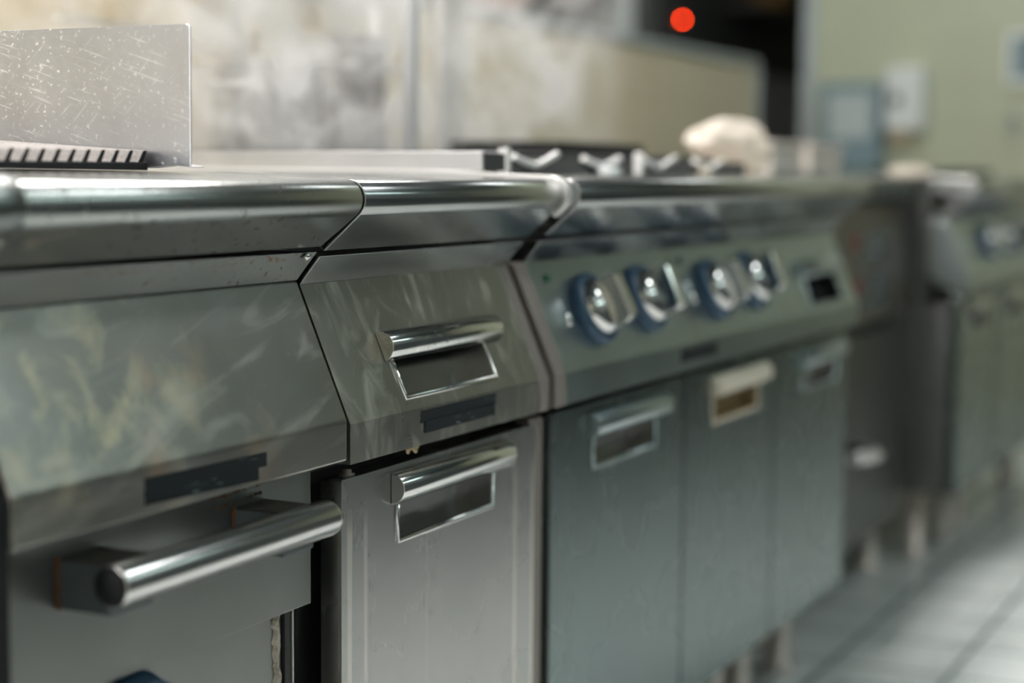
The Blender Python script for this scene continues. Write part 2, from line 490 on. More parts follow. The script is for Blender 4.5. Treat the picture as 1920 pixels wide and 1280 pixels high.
def thing(name, loc, label, cat, group=None):
    e = bpy.data.objects.new(name, None)
    e.empty_display_size = 0.05
    C.objects.link(e)
    e.location = loc
    return tag(e, label, cat, group)

def struct(name, mb, mat, parent=None, bevel=0.0):
    o = make(name, mb, mat, parent, bevel)
    o['kind'] = 'structure'
    return o

def dup(root, loc, label, group=None):
    r = root.copy(); C.objects.link(r); r.location = loc; r['label'] = label
    if group: r['group'] = group
    for ch in list(root.children):
        c = ch.copy(); C.objects.link(c); c.parent = r
        for g in ch.children:
            d = g.copy(); C.objects.link(d); d.parent = c
    return r

# ------------------------------------------------------------------ room shell
struct('floor', MB().box((-1.6, -1.8, -0.05), (9.0, 3.6, 0.0)), 'floor')
struct('ceiling', MB().box((-1.6, -1.8, 2.7), (9.0, 3.6, 2.75)), 'ceil')
struct('wall_front', MB().box((-1.6, -1.85, 0), (9.0, -1.8, 2.7)), 'front')
struct('counter_opposite', MB().box((-1.6, -1.8, 0), (8.0, -0.42, 0.90)), 'opposite')  # unseen dark counter opposite, placed for the doors' dark reflections
struct('wall_left', MB().box((-1.65, -1.8, 0), (-1.6, 3.6, 2.7)), 'room')
struct('wall_back', MB().box((-1.6, 3.4, 0), (9.0, 3.6, 2.7)), 'room')
struct('wall_far', MB().box((9.0, -1.8, 0), (9.05, 3.6, 2.7)), 'room')
struct('wall_right', MB().box((6.5, -1.8, 0), (6.62, 1.965, 2.7)), 'end_tile')
struct('trim_1', MB().box((6.485, 1.935, 0), (6.63, 1.985, 2.7)), 'trim', bevel=0.004)
struct('wall_partition', MB().box((-1.6, 1.75, 0), (5.24, 1.87, 1.185)), 'half_tile', bevel=0.006)
struct('trim_2', MB().box((-1.6, 1.742, 1.185), (5.25, 1.878, 1.205)), 'cap', bevel=0.005)
struct('trim_3', MB().box((5.24, 1.742, 0), (5.262, 1.878, 1.19)), 'cap', bevel=0.004)
w = MB().box((0.2, -1.80, 2.12), (4.2, -1.79, 2.32))
win = struct('window_1', w, 'daylight')
fr = MB()
for (a, b) in (((0.14, 2.06), (4.26, 2.12)), ((0.14, 2.32), (4.26, 2.38))):
    fr.box((a[0], -1.80, a[1]), (b[0], -1.77, b[1]))
for x in (0.14, 1.5, 2.85, 4.2):
    fr.box((x, -1.80, 2.12), (x + 0.06, -1.77, 2.32))
struct('window_frame', fr, 'trim', win)

struct('window_2', MB().box((-1.60, 0.95, 1.0), (-1.59, 1.70, 2.3)), 'side_window')
# ceiling lamps
def ceiling_lamp(x, y, w, d, mat, label, z=2.66):
    t = thing('ceiling_light', (x, y, z), label, 'light', 'kitchen ceiling lights')
    make('housing', MB().box((x - w / 2 - .03, y - d / 2 - .03, z), (x + w / 2 + .03, y + d / 2 + .03, 2.70)), 'lamp_frame', t)
    make('diffuser', MB().box((x - w / 2, y - d / 2, z - 0.012), (x + w / 2, y + d / 2, z - 0.001)), mat, t)
for i, x in enumerate((0.2, 1.7, 3.0)):
    ceiling_lamp(x, 1.20, 0.9 if i == 2 else 1.3, 0.24, 'lamp_back', ['lamp above the char grill', 'lamp above the steaming pots', 'lamp above the white tubs'][i] + ' on the ceiling')
for i, (x, y) in enumerate(((0.6, -1.15), (2.8, -1.15), (2.6, -0.5))):  # the third is an added fill for the floor, its source unseen
    ceiling_lamp(x, y, 1.2, 0.30, 'lamp_fill' if i == 2 else 'lamp_aisle', ['nearest cool white lamp over the opposite counter', 'second cool white lamp over the opposite counter', 'added fill lamp brightening the aisle floor'][i])
ceiling_lamp(1.3, 1.52, 0.8, 0.16, 'lamp_warm', 'warm yellow lamp over the near end of the tiled partition')
ceiling_lamp(5.9, 1.3, 0.9, 0.25, 'lamp_fill', 'added fill lamp brightening the wall with the dispensers')  # added to brighten the end wall, no lamp known there

# ------------------------------------------------------------------ cooker line
ZO1, ZO2 = 0.004, 0.0
def arc_profile(zo, dx=0.0, lip_end=None, back=1.62):
    """(y,z) outline of a worktop with a round nose and a lip sloping back underneath"""
    cy, cz, r = 0.7723, -0.0238 , 0.0170
    by, bz = 0.797, -0.0680 + zo
    # tangent from B to the nose circle
    d = math.hypot(by - cy, bz - cz); th = math.acos(r / d); base = math.atan2(bz - cz, by - cy)
    a_end = base - th
    if a_end < 0: a_end += 2 * math.pi
    pts = [(back, H - 0.0010 + dx), (1.0, H - 0.0010 + dx), (0.91, H - 0.0016 + dx)]
    a0 = math.pi / 2
    n = 14
    for i in range(n + 1):
        a = a0 + (a_end - a0) * i / n
        pts.append((cy + (r + dx) * math.cos(a), H + cz + (r + dx) * math.sin(a)))
    nrm = Vector((math.cos(a_end), math.sin(a_end)))
    if lip_end is None:
        pts.append((by, H + bz))
        pts += [(by + 0.004, H + bz + 0.003), (0.835, H - 0.040 + zo), (back, H - 0.040 + zo)]
    else:
        q = Vector(pts[-1]) + (Vector((by, H + bz)) - Vector((cy + r * math.cos(a_end), H + cz + r * math.sin(a_end)))) * lip_end
        pts.append(tuple(q))
        pts += [(q.x - nrm.x * 0.006, q.y - nrm.y * 0.006), (0.80, H - 0.03 + zo), (back, H - 0.03 + zo)]
    return pts, set(range(2, 3 + n))

I_ = (0.8212, -0.0972); K_ = (0.7709, -0.2143); F_ = (0.7709, -0.2489)
tl = math.hypot(K_[0] - I_[0], K_[1] - I_[1])
TD = Vector((0, (K_[0] - I_[0]) / tl, (K_[1] - I_[1]) / tl))       # down the sloping panel
TN = Vector((0, -0.91882, 0.39468))                                # out of the sloping panel
def on_panel(x, s, zo=0.0, out=0.0):
    return Vector((x, I_[0], H + I_[1] + zo)) + TD * s + TN * out

def worktop(root, x0, x1, zo, mat, name='worktop'):
    pr, sm = arc_profile(zo)
    return make(name, MB().prism(pr, x0, x1, sm), mat, root, 0.0010, 2, angle=25)

def valance(root, x0, x1, zo, mat):
    pr = [(0.8005, H - .0722 + zo), (I_[0], H + I_[1] + zo), (0.86, H + I_[1] + zo), (0.86, H - .0722 + zo)]
    return make('valance', MB().prism(pr, x0, x1), mat, root, 0.0008)

def panel(root, x0, x1, zo, mat, holes=()):
    """sloping control panel with its upright fascia; holes in (x0,s0,x1,s1)"""
    b = MB()
    b.plate_holes(on_panel(x0, 0, zo), (1, 0, 0), TD, x1 - x0, tl, [(h[0] - x0, h[1], h[2] - x0, h[3]) for h in holes])
    k = (K_[0], H + K_[1] + zo); f = (F_[0], H + F_[1] + zo)
    i = (I_[0], H + I_[1] + zo)
    b.poly([(x0, *k), (x1, *k), (x1, *f), (x0, *f)])
    b.poly([(x0, *f), (x1, *f), (x1, 0.80, f[1]), (x0, 0.80, f[1])])
    for x in (x0, x1):
        b.poly([(x, *i), (x, *k), (x, 0.86, k[1]), (x, 0.86, i[1])])
        b.poly([(x, *k), (x, *f), (x, 0.80, f[1]), (x, 0.86, k[1])])
    b.poly([(x0, *i), (x1, *i), (x1, 0.86, i[1]), (x0, 0.86, i[1])])
    return make('control_panel', b, mat, root, 0.0022, 3, angle=20) if not holes else make('control_panel', b, mat, root)

def carcass(root, x0, x1, y0, mat='body', z0=0.16, z1=None, back=1.60):
    return make('body', MB().box((x0, y0, z0), (x1, back, (H - 0.275) if z1 is None else z1)).box((x0, 0.862, H - 0.275), (x1, back, H - 0.045)), mat, root)

def grip_handle(par, org, ux, uy, un, w, mats=('chrome', 'recess'), shaft=0.0142, hgt=0.0375):
    """half-round bar above an open pocket; org = middle of the bar's left end on the surface, uy = down, un = out"""
    org, ux, uy, un = Vector(org), Vector(ux), Vector(uy), Vector(un)
    b = MB(); n = 14
    rings = []
    for x in (0, w):
        rings.append([b.bm.verts.new(org + ux * x + uy * (-shaft * math.cos(math.pi * k / n)) + un * (shaft * math.sin(math.pi * k / n) + 0.0004)) for k in range(n + 1)])
    for k in range(n):
        f = b.bm.faces.new((rings[0][k], rings[0][k + 1], rings[1][k + 1], rings[1][k])); f.smooth = True
    b.bm.faces.new(rings[0][::-1]); b.bm.faces.new(rings[1])
    b.bm.faces.new((rings[0][0], rings[1][0], rings[1][-1], rings[0][-1]))
    make('handle_grip', b, mats[0], par, 0.0006)
    # pocket: bezel + five inner faces
    a0, a1, t0, t1, dp, bz = 0.0097, w - 0.0255, 0.0, shaft + hgt, 0.022, 0.0035
    def P(s, t, o): return org + ux * s + uy * t + un * o
    b = MB()
    o_ = [(a0, t0), (a1, t0), (a1, t1), (a0, t1)]
    i_ = [(a0 + bz, t0), (a1 - bz, t0), (a1 - bz, t1 - bz), (a0 + bz, t1 - bz)]
    e = bz / 2
    b.tube([P(a1 - e, t0, 0.0), P(a1 - e, t1 - e, 0.0), P(a0 + e, t1 - e, 0.0), P(a0 + e, t0, 0.0)], 0.0026, 10)
    make('handle_frame', b, mats[0] if mats[0] != 'cream' else 'cream', par)
    b = MB()
    for q in range(4):
        q2 = (q + 1) % 4
        b.poly([P(*i_[q], 0.0), P(*i_[q2], 0.0), P(*i_[q2], -dp), P(*i_[q], -dp)])
    b.poly([P(*i_[0], -dp), P(*i_[1], -dp), P(*i_[2], -dp), P(*i_[3], -dp)])
    make('handle_pocket', b, mats[1], par)

def hole_for(x, t, w, shaft=0.0142, hgt=0.0375):
    """opening (x0,t0,x1,t1) matching grip_handle placed at x, t"""
    return (x + 0.0097 + 0.0035, t, x + w - 0.0255 - 0.0035, t + shaft + hgt - 0.0035)

def door(root, x0, x1, y, z0, z1, hx, hz, w, mat, mats=('chrome', 'recess'), thick=0.021):
    b = MB()
    h = hole_for(hx - x0, z1 - hz, w)
    b.plate_holes((x0, y, z1), (1, 0, 0), (0, 0, -1), x1 - x0, z1 - z0, [h])
    for (a, c) in (((x0, z0), (x1, z0)), ((x1, z0), (x1, z1)), ((x1, z1), (x0, z1)), ((x0, z1), (x0, z0))):
        b.poly([(a[0], y, a[1]), (c[0], y, c[1]), (c[0], y + thick, c[1]), (a[0], y + thick, a[1])])
    d = make('door', b, mat, root)
    bv = d.modifiers.new('bevel', 'BEVEL'); bv.width = 0.0015; bv.segments = 2; bv.limit_method = 'ANGLE'
    grip_handle(d, (hx, y, hz), (1, 0, 0), (0, 0, -1), (0, -1, 0), w, mats)
    return d

def leg(root, x, y, z1, r=0.021):
    b = MB().lathe((x, y, 0), (0, 0, 1), [(0, 0), (r * 1.25, 0), (r * 1.25, 0.012), (r, 0.016), (r, z1), (0, z1)], 20)
    return make('leg', b, 'leg', root)

def tape(root, pts, y, thick=0.0005, name='tape'):
    b = MB()
    b.poly([(x, y - thick, z) for x, z in pts])
    n = len(pts)
    for i in range(n):
        j = (i + 1) % n
        b.poly([(pts[i][0], y - thick, pts[i][1]), (pts[j][0], y - thick, pts[j][1]), (pts[j][0], y, pts[j][1]), (pts[i][0], y, pts[i][1])])
    return make(name, b, 'tape', root)

def ragged(x0, x1, z0, z1, n=9, jit=0.0012, seed=1):
    rnd = random.Random(seed)
    a = [(x0 + rnd.uniform(-jit, jit), z1 + (z0 - z1) * i / n) for i in range(n + 1)]
    b = [(x1 + rnd.uniform(-jit, jit), z0 + (z1 - z0) * i / n) for i in range(n + 1)]
    return a + b

# --- the oven unit with the char grill (nearest)
u1 = thing('oven_range', (0.8407, 0.80, 0), 'stained steel char-grill oven with a long bar handle, nearest unit of the row', 'cooker')
x0, x1 = 0.8407, 1.2464
worktop(u1, x0, x1, ZO1, 'deck_old')
valance(u1, x0, x1, ZO1, 'valance_old')
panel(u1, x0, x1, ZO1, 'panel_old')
carcass(u1, x0 + .004, x1 - .004, 0.835)
tape(u1, ragged(0.9750, 1.1145, 0.6130, 0.6324, 9, 0.0010, 3)[:10] + [(1.1145, 0.6095), (1.1145, 0.6190), (1.1254, 0.6190), (1.1256, 0.6300)], 0.7709)
b = MB().box((x0 + 0.003, 0.8037, H - 0.3705), (1.2405, 0.8287, H - 0.2525 + ZO1))
d1 = make('oven_door', b, 'door_old', u1, 0.0015)
for (xa, xb) in ((0.9190, 0.9640), (1.1268, 1.1700)):
    make('handle_bracket', MB().box((xa, 0.756, 0.5467), (xb, 0.8040, 0.5818)), 'bracket', d1, 0.0010)
    make('burnt_grease', MB().box((xa + .0003, 0.757, 0.5818), (xb - .0003, 0.8035, 0.5826)), 'bracket_top', d1)['label'] = 'burnt grease film on a handle bracket'
b = MB().lathe((0.9130, 0.752, 0.5690), (1, 0, 0), [(0, 0.001), (0.0125, 0.001), (0.0136, 0.0), (0.0148, 0.001), (0.0152, 0.003), (0.0152, 0.268), (0.0142, 0.2735), (0.0115, 0.276), (0, 0.276)], 40)
make('handle_bar', b, 'bar', d1)
b = MB().lathe((0.9122, 0.752, 0.5690), (1, 0, 0), [(0, 0), (0.0134, 0), (0.0134, 0.0016)], 32)
make('handle_end_cap', b, 'dark', d1)['label'] = 'dark end of the bar handle'
rnd = random.Random(4)
for xx in (0.919, 1.1268):
    b = MB()
    z = 0.546
    while z < 0.583:
        h_ = rnd.uniform(0.002, 0.005)
        b.box((xx - rnd.uniform(.0006, .0016), 0.8025 - rnd.uniform(0, .0012), z), (xx + .0005, 0.8040, z + h_))
        z += h_ * rnd.uniform(0.8, 1.3)
    if xx > 1:
        break
    make('rust_marks', b, 'rust', d1)['label'] = 'orange rust along the left handle bracket'
for q in range(34):
    xx = rnd.uniform(1.096, 1.165); zz = 0.5845 + (xx - 1.096) * 0.05 + rnd.choice((0, 0.0075)) + rnd.uniform(-.0008, .0008)
    b.box((xx, 0.8030, zz), (xx + rnd.uniform(.001, .004), 0.8037, zz + rnd.uniform(.0005, .0015)))
make('rust_marks', b, 'rust', d1)['label'] = 'orange rust specks around the right handle bracket'
# lower front behind the door's lower edge
make('lower_panel', MB().box((x0 + .004, 0.818, 0.155), (1.2155, 0.834, H - 0.366)), 'door_old', u1, 0.001)
make('lower_seal', MB().box((1.2160, 0.815, 0.155), (1.2240, 0.834, H - 0.366)), 'rubber', u1)
make('edge_strip', MB().box((1.2242, 0.813, 0.155), (1.2268, 0.834, H - 0.366)), 'chrome', u1)
b = MB()
zz = H - 0.371
prev = None
rnd = random.Random(11)
while zz > 0.30:
    c_, w_ = 1.2075 + rnd.uniform(-.0022, .0022), rnd.uniform(.0032, .0075)
    row = [(c_ - w_, 0.8178, zz), (c_ - w_ * .4, 0.8150 + rnd.uniform(-.001, .001), zz), (c_ + w_ * .4, 0.8150 + rnd.uniform(-.001, .001), zz), (c_ + w_ * 0.8, 0.8178, zz)]
    vs = [b.bm.verts.new(p) for p in row]
    if prev:
        for k in range(3):
            b.bm.faces.new((prev[k], prev[k + 1], vs[k + 1], vs[k]))
    prev = vs
    zz -= rnd.uniform(.002, .005)
make('crusted_sealant', b, 'sealant', u1)['label'] = 'peeling beige sealant beside the lower door seal'
k = make('control_knob', MB().lathe((1.012, 0.818, 0.448), (0, -1, 0), [(0.030, 0), (0.030, 0.010), (0.026, 0.020), (0.024, 0.030), (0, 0.031)], 32), 'blue', u1)
k['label'] = 'dark blue knob below the oven door'
b = MB().lathe((1.2311, 0.8009, 0.7776), (0, -0.7727, -0.6347), [(0, 0.0022), (0.0028, 0.0018), (0.0038, 0.0006), (0.0040, 0)], 20)
make('rivet', b, 'chrome', u1)
for xx in (0.90, 1.19):
    leg(u1, xx, 0.89, 0.158)

# --- the unit with the pull-out drawer handle (second)
u2 = thing('pasta_cooker', (1.2507, 0.80, 0), 'steel cooker unit with two matching chrome pull handles, between the oven and the knobbed range', 'cooker')
x0, x1 = 1.2507, 1.6457
worktop(u2, x0, x1, ZO2, 'deck')
valance(u2, x0, x1, ZO2, 'valance')
hs = 0.0652
p2 = panel(u2, x0, x1, 0.0, 'panel', [hole_for(1.3412, hs, 0.2190)])
grip_handle(p2, on_panel(1.3412, hs), (1, 0, 0), TD, TN, 0.2190, ('chrome_dirty', 'recess'))
carcass(u2, x0 + .004, x1 - .002, 0.83)
tape(u2, ragged(1.3732, 1.5237, 0.6216, 0.6327, 5, 0.0012, 8), 0.7709)
tape(u2, ragged(1.3803, 1.5208, 0.6115, 0.6226, 5, 0.0016, 9), 0.7704)
make('panel_edge_strip', MB().prism([(I_[0] - .0008, H + I_[1]), (K_[0] - .0012, H + K_[1]), (F_[0] - .0012, H + F_[1]), (0.80, H + F_[1]), (0.86, H + I_[1])], 1.6240, 1.6462), 'side', u2, 0.002)
d2 = door(u2, 1.262, 1.648, 0.787, 0.16, H - 0.2655, 1.3466, 0.5636, 0.2300, 'door')
make('hinge_pin', MB().lathe((1.290, 0.799, H - 0.2655), (0, 0, 1), [(0.0075, 0), (0.0075, 0.001), (0.0045, 0.0015), (0.0045, 0.0045), (0, 0.0055)], 20), 'side', d2)
b = MB()
rnd = random.Random(5)
for q in range(8):
    xx = 1.375 + rnd.uniform(0, 0.022)
    b.lathe((xx, 0.785 + rnd.uniform(0, .004), H - .2545 + rnd.uniform(-.002, .002)), (0, -1, 0.2), [(0.0022 + rnd.uniform(0, .0012), 0), (0.002, 0.0012), (0, 0.0018)], 8)
make('dried_food', b, 'scrap_shadow_tan', d2)['label'] = 'small brown scrap caught above the door'
for xx in (1.31, 1.59):
    leg(u2, xx, 0.885, 0.158)

# --- joining strips between neighbouring units
def joining_strip(x0, x1, zo, label, cap='cap_metal', dark_up=False):
    t = thing('joining_strip', (x0, 0.80, 0), label, 'strip', 'steel strips covering the gaps between units')
    pr, sm = arc_profile(zo, 0.0036, 0.24, 1.60)
    make('cap', MB().prism(pr, x0, x1, sm), cap, t, 0.0012)
    if dark_up:
        make('gap_shade', MB().prism([(I_[0] + .003, H + I_[1] + .02), (K_[0] + .003, H + K_[1]), (F_[0] + .003, 0.155), (0.845, 0.155), (0.845, H + I_[1] + .02)], x0, x1), 'dark', t)  # black prism in place of the shade in the left gap
    else:
        make('filler', MB().box((x0 + .006, 0.796, 0.16), (x1 + .0265, 0.812, H - 0.262)), 'side', t, 0.001)
        make('gap_shade_back', MB().box((x0 + .004, 0.862, H - 0.262), (x1 - .004, 0.90, H - 0.034)), 'dark', t)  # black box puts the gap's deep shade behind the strip
    return t
joining_strip(1.6470, 1.6610, ZO2, 'narrow steel strip with a bright rounded nose between the pull-handle cooker and the knobbed range')
joining_strip(0.8060, 0.8395, ZO1, 'blurred rust-streaked strip at the left end of the char-grill oven', 'valance_old', True)

# --- the long range with four blue-ringed knobs (third)
u3 = thing('gas_range', (1.6901, 0.80, 0), 'long steel range with four blue-ringed chrome knobs and three lower doors', 'cooker')
x0, x1 = 1.6901, 2.8740
worktop(u3, x0, x1, 0.0, 'deck')
valance(u3, x0, x1, 0.0, 'valance')
hx3, hs3, hw3 = 2.6080, 0.0560, 0.2150
p3 = panel(u3, x0, x1, 0.0, 'panel_far', [hole_for(hx3, hs3, hw3, hgt=0.046)])
grip_handle(p3, on_panel(hx3, hs3), (1, 0, 0), TD, TN, hw3, ('panel_far', 'dark'), hgt=0.046)
# seams of the three sub-panels
for xs in (2.1000, 2.4900):
    p, q = on_panel(xs, 0.001, 0, 0.0003), on_panel(xs, tl - 0.002, 0, 0.0003)
    make('panel_seam', MB().poly([p, p + Vector((0.003, 0, 0)), q + Vector((0.003, 0, 0)), q]), 'side', u3)
make('panel_edge_strip', MB().prism([(I_[0] - .0008, H + I_[1]), (K_[0] - .0012, H + K_[1]), (F_[0] - .0012, H + F_[1]), (0.86, H + F_[1]), (0.88, H + I_[1])], 1.6620, 1.6900), 'side', u3, 0.0008)  # front strip stands for the range's lit side face
carcass(u3, x0 + .004, x1 - .004, 0.815)
tape(u3, [(2.040, 0.6300), (2.170, 0.6297), (2.171, 0.6130), (2.036, 0.6140)], 0.7709)
def knob(root, x, s, rot):
    o = on_panel(x, s)
    k = make('control_knob', MB().lathe(o, TN, [(0.0335, 0.008), (0.0335, 0.016), (0.0310, 0.019), (0.0295, 0.026), (0, 0.0265)], 40), 'chrome', root)
    make('bezel', MB().lathe(o, TN, [(0.0420, 0.0), (0.0435, 0.004), (0.0425, 0.011), (0.0390, 0.0145), (0.0350, 0.0135), (0.0340, 0.008), (0.030, 0.008)], 48), 'blue', k)
    # grip block across the cap
    d = (TD * math.cos(rot) + Vector((1, 0, 0)) * math.sin(rot)).normalized()
    e = d.cross(TN).normalized()
    b = MB()
    prof = [(-0.0295, 0.024), (-0.0300, 0.046), (-0.0270, 0.050), (0.0230, 0.050), (0.0285, 0.042), (0.0300, 0.024)]
    a_ = [b.bm.verts.new(o + d * u_ + TN * h_ + e * 0.0105) for u_, h_ in prof]
    c_ = [b.bm.verts.new(o + d * u_ + TN * h_ - e * 0.0105) for u_, h_ in prof]
    n = len(prof)
    for i in range(n):
        j = (i + 1) % n
        b.bm.faces.new((a_[i], a_[j], c_[j], c_[i]))
    b.bm.faces.new(a_); b.bm.faces.new(c_[::-1])
    make('grip', b, 'chrome', k, 0.0022, 3)
    return k
for (x, s, rt) in ((1.8100, 0.0637, 0.10), (1.9690, 0.0610, 0.0), (2.2130, 0.0638, 0.25), (2.3740, 0.0600, 0.0)):
    knob(u3, x, s, rt)
for (x, s, mt, r) in ((1.729, 0.0205, 'green_mark', 0.0048), (2.1355, 0.0190, 'grey_mark', 0.0060), (1.7455, 0.0690, 'chrome', 0.0085), (2.1390, 0.0690, 'chrome', 0.0085)):  # chrome dots stand in for knob reflections on the panel
    o = make('indicator', MB().lathe(on_panel(x, s), TN, [(r, 0), (r, 0.002), (r * .7, 0.004), (0, 0.0046)], 20), mt, u3)
    o['label'] = {'green_mark': 'small green indicator', 'grey_mark': 'small grey indicator', 'chrome': 'chrome dot in place of a knob reflection'}[mt]
yd = 0.789
zt = H - 0.2605
dm = [(1.6935, 2.0990), (2.1040, 2.4770), (2.4820, 2.8960 - 0.022)]
hx = [1.7950, 2.1960, 2.6060]
mk = [('panel_far', 'recess'), ('cream', 'cream_pocket'), ('panel_far', 'recess')]
for (a, c), h_, mm in zip(dm, hx, mk):
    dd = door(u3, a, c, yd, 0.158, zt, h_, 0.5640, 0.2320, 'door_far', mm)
    if mm[0] == 'cream':
        dd['label'] = 'door with a cream plastic handle'
for xx in (1.76, 2.10, 2.49, 2.62, 2.835):
    leg(u3, xx, 0.885, 0.160)
for (bx, by) in ((1.97, 1.12), (2.37, 1.06), (2.67, 1.30)):
    b = MB().lathe((bx, by, H + 0.0172), (0, 0, 1), [(0.055, 0.0), (0.055, 0.003), (0.040, 0.006), (0, 0.0065)], 28)
    make('burner', b, 'support', u3)
make('burner_cap', MB().lathe((2.072, 0.888, H - 0.002), (0, 0, 1), [(0.017, 0), (0.017, 0.0075), (0.014, 0.009), (0, 0.009)], 28), 'pipe', u3)

make('hob_well', MB().box((1.772, 0.905, H - 0.002), (2.665, 1.040, H + 0.0175)).box((1.772, 1.040, H - 0.002), (2.842, 1.56, H + 0.0175)), 'well', u3)
# pan supports on the range
def pan_support(x, y, label):
    t = thing('pan_support', (x, y, H - 0.0012), label, 'pan support', 'pan supports on the knobbed range')
    z0 = H - 0.001
    b = MB()
    b.box((x, y, z0), (x + 0.010, y + 0.012, z0 + 0.028))
    make('post', b, 'rod', t, 0.001)
    b = MB()
    zs = z0 + 0.0188
    b.box((x + 0.010, y + 0.040, zs), (x + 0.388, y + 0.050, zs + 0.007))
    b.box((x + 0.010, y + 0.480, zs), (x + 0.388, y + 0.490, zs + 0.007))
    b.box((x + 0.010, y + 0.050, zs), (x + 0.018, y + 0.480, zs + 0.007))
    b.box((x + 0.380, y + 0.050, zs), (x + 0.388, y + 0.480, zs + 0.007))
    make('frame', b, 'support', t, 0.0015)
    for (xa, xm, xb, za, zm, zb) in ((0.020, 0.082, 0.142, 0.0195, 0.0070, 0.0235), (0.222, 0.284, 0.340, 0.0195, 0.0070, 0.0205)):
        pts = []
        for i in range(13):
            f = i / 12
            if f < 0.5:
                g = f * 2; px = xa + (xm - xa) * g; pz = za + (zm - za) * g
            else:
                g = (f - .5) * 2; px = xm + (xb - xm) * g; pz = zm + (zb - zm) * g
            pz += 0.0022 * math.exp(-((f - .5) / .12) ** 2)
            pts.append((x + 0.034 + px, y + 0.0205, z0 + pz))
        make('finger', MB().tube(pts, 0.0040, 12), 'rod', t)
    return t
ps = pan_support(1.765, 0.880, 'wire-fingered pan support nearest the steaming box on the knobbed range')
dup(ps, (2.166, 0.880, H - 0.0012), 'second pan support, in front of the crumpled white cloth')

# raised steel box side between pasta cooker and range
sb = thing('hob_side_box', (1.6600, 0.8561, H), 'long low brushed steel box running back beside the steam', 'steel box')
make('shell', MB().box((1.6600, 0.8575, H + 0.0012), (1.6980, 1.58, H + 0.0222)), 'tray', sb, 0.0012)
make('front_end', MB().box((1.6625, 0.8562, H + 0.0012), (1.7120, 0.8574, H + 0.0200)), 'support', sb, 0.0003)['label'] = 'dark front end'

# splash plate on the char grill
xp, tp = 1.1500, 0.0016
out = [(0.8586, 0.1126), (0.8590, 0.1146), (0.8605, 0.1161), (0.8625, 0.1166), (1.42, 0.1158), (1.42, 0.0015), (0.9080, 0.0022), (0.8790, 0.0048), (0.8620, 0.0026), (0.8596, 0.0030), (0.8590, 0.0046)]
b = MB()
a_ = [b.bm.verts.new((xp, y, H + z)) for y, z in out]
c_ = [b.bm.verts.new((xp + tp, y, H + z)) for y, z in out]
for i in range(len(out)):
    j = (i + 1) % len(out)
    b.bm.faces.new((a_[i], a_[j], c_[j], c_[i]))
b.bm.faces.new(a_[::-1]); b.bm.faces.new(c_)
sp = thing('splash_guard', (xp, 0.90, H + 0.003), 'upright scratched steel splash plate behind the black grill grate', 'splash guard')
make('plate', b, 'plate', sp, 0.0007, 3)
b = MB()
b.prism([(0.9080, H + 0.0022), (0.8790, H + 0.0048), (0.8620, H + 0.0026), (0.8620, H + 0.0020), (0.8790, H + 0.0041), (0.9080, H + 0.0010)], xp, xp + 0.022)
b.prism([(0.9080, H + 0.0030), (0.9080, H + 0.0031), (1.42, H + 0.0045), (1.42, H + 0.0030)], xp, xp + 0.022)
make('bent_foot', b, 'plate', sp)

# black cast iron grate
gr = thing('grill_grate', (0.98, 0.90, H + 0.003), 'black ribbed cast iron grill grate on the nearest worktop', 'grill grate')
gx0, gx1, gy0, gy1 = 0.880, 1.1440, 0.8990, 1.30
sl = 0.055
z0 = H - 0.0008
b = MB()
b.poly([(gx0, gy0 + .002, z0 + .0070), (gx1, gy0 + .002, z0 + .0070), (gx1, gy1, z0 + .0110 + sl * (gy1 - gy0)), (gx0, gy1, z0 + .0110 + sl * (gy1 - gy0))])
make('grate_floor', b, 'lit_crust', gr)['label'] = 'grey crusted grooves'
b = MB()
b.prism([(gy0 - 0.003, z0), (gy0 - 0.003, z0 + .0062), (gy0 + 0.002, z0 + .0070), (gy0 + .004, z0)], gx0, gx1 - 0.002)
make('front_bar', b, 'iron', gr, 0.0006)
n = 0
x = 1.1400
while x > gx0 + 0.01:
    b = MB()
    zt_, lean, hw = z0 + 0.0162, 0.0090, 0.0024
    prs = []
    for (yy, dz) in ((gy0 - .0015, 0.0), (gy1, sl * (gy1 - gy0))):
        prs.append([b.bm.verts.new(p) for p in ((x - lean - 0.0060, yy, z0 + .0015 + dz), (x - lean + 0.0058, yy, z0 + .0015 + dz), (x - lean * .62 + 0.0034, yy, z0 + .0070 + dz), (x + hw, yy, zt_ - .001 + dz), (x + hw * .4, yy, zt_ + dz), (x - hw * .9, yy, zt_ - .0006 + dz), (x - lean * .55 - 0.0026, yy, z0 + .0080 + dz))])
    m_ = len(prs[0])
    for i in range(m_):
        j = (i + 1) % m_
        f = b.bm.faces.new((prs[0][i], prs[0][j], prs[1][j], prs[1][i]))
        f.material_index = 1 if i >= 2 else 0  # crusted sides kept pale as lit, front ends black as shaded
    b.bm.faces.new(prs[0][::-1]); b.bm.faces.new(prs[1])
    make('rib', b, ['iron', 'lit_crust'], gr)
    x -= 0.01713
    n += 1

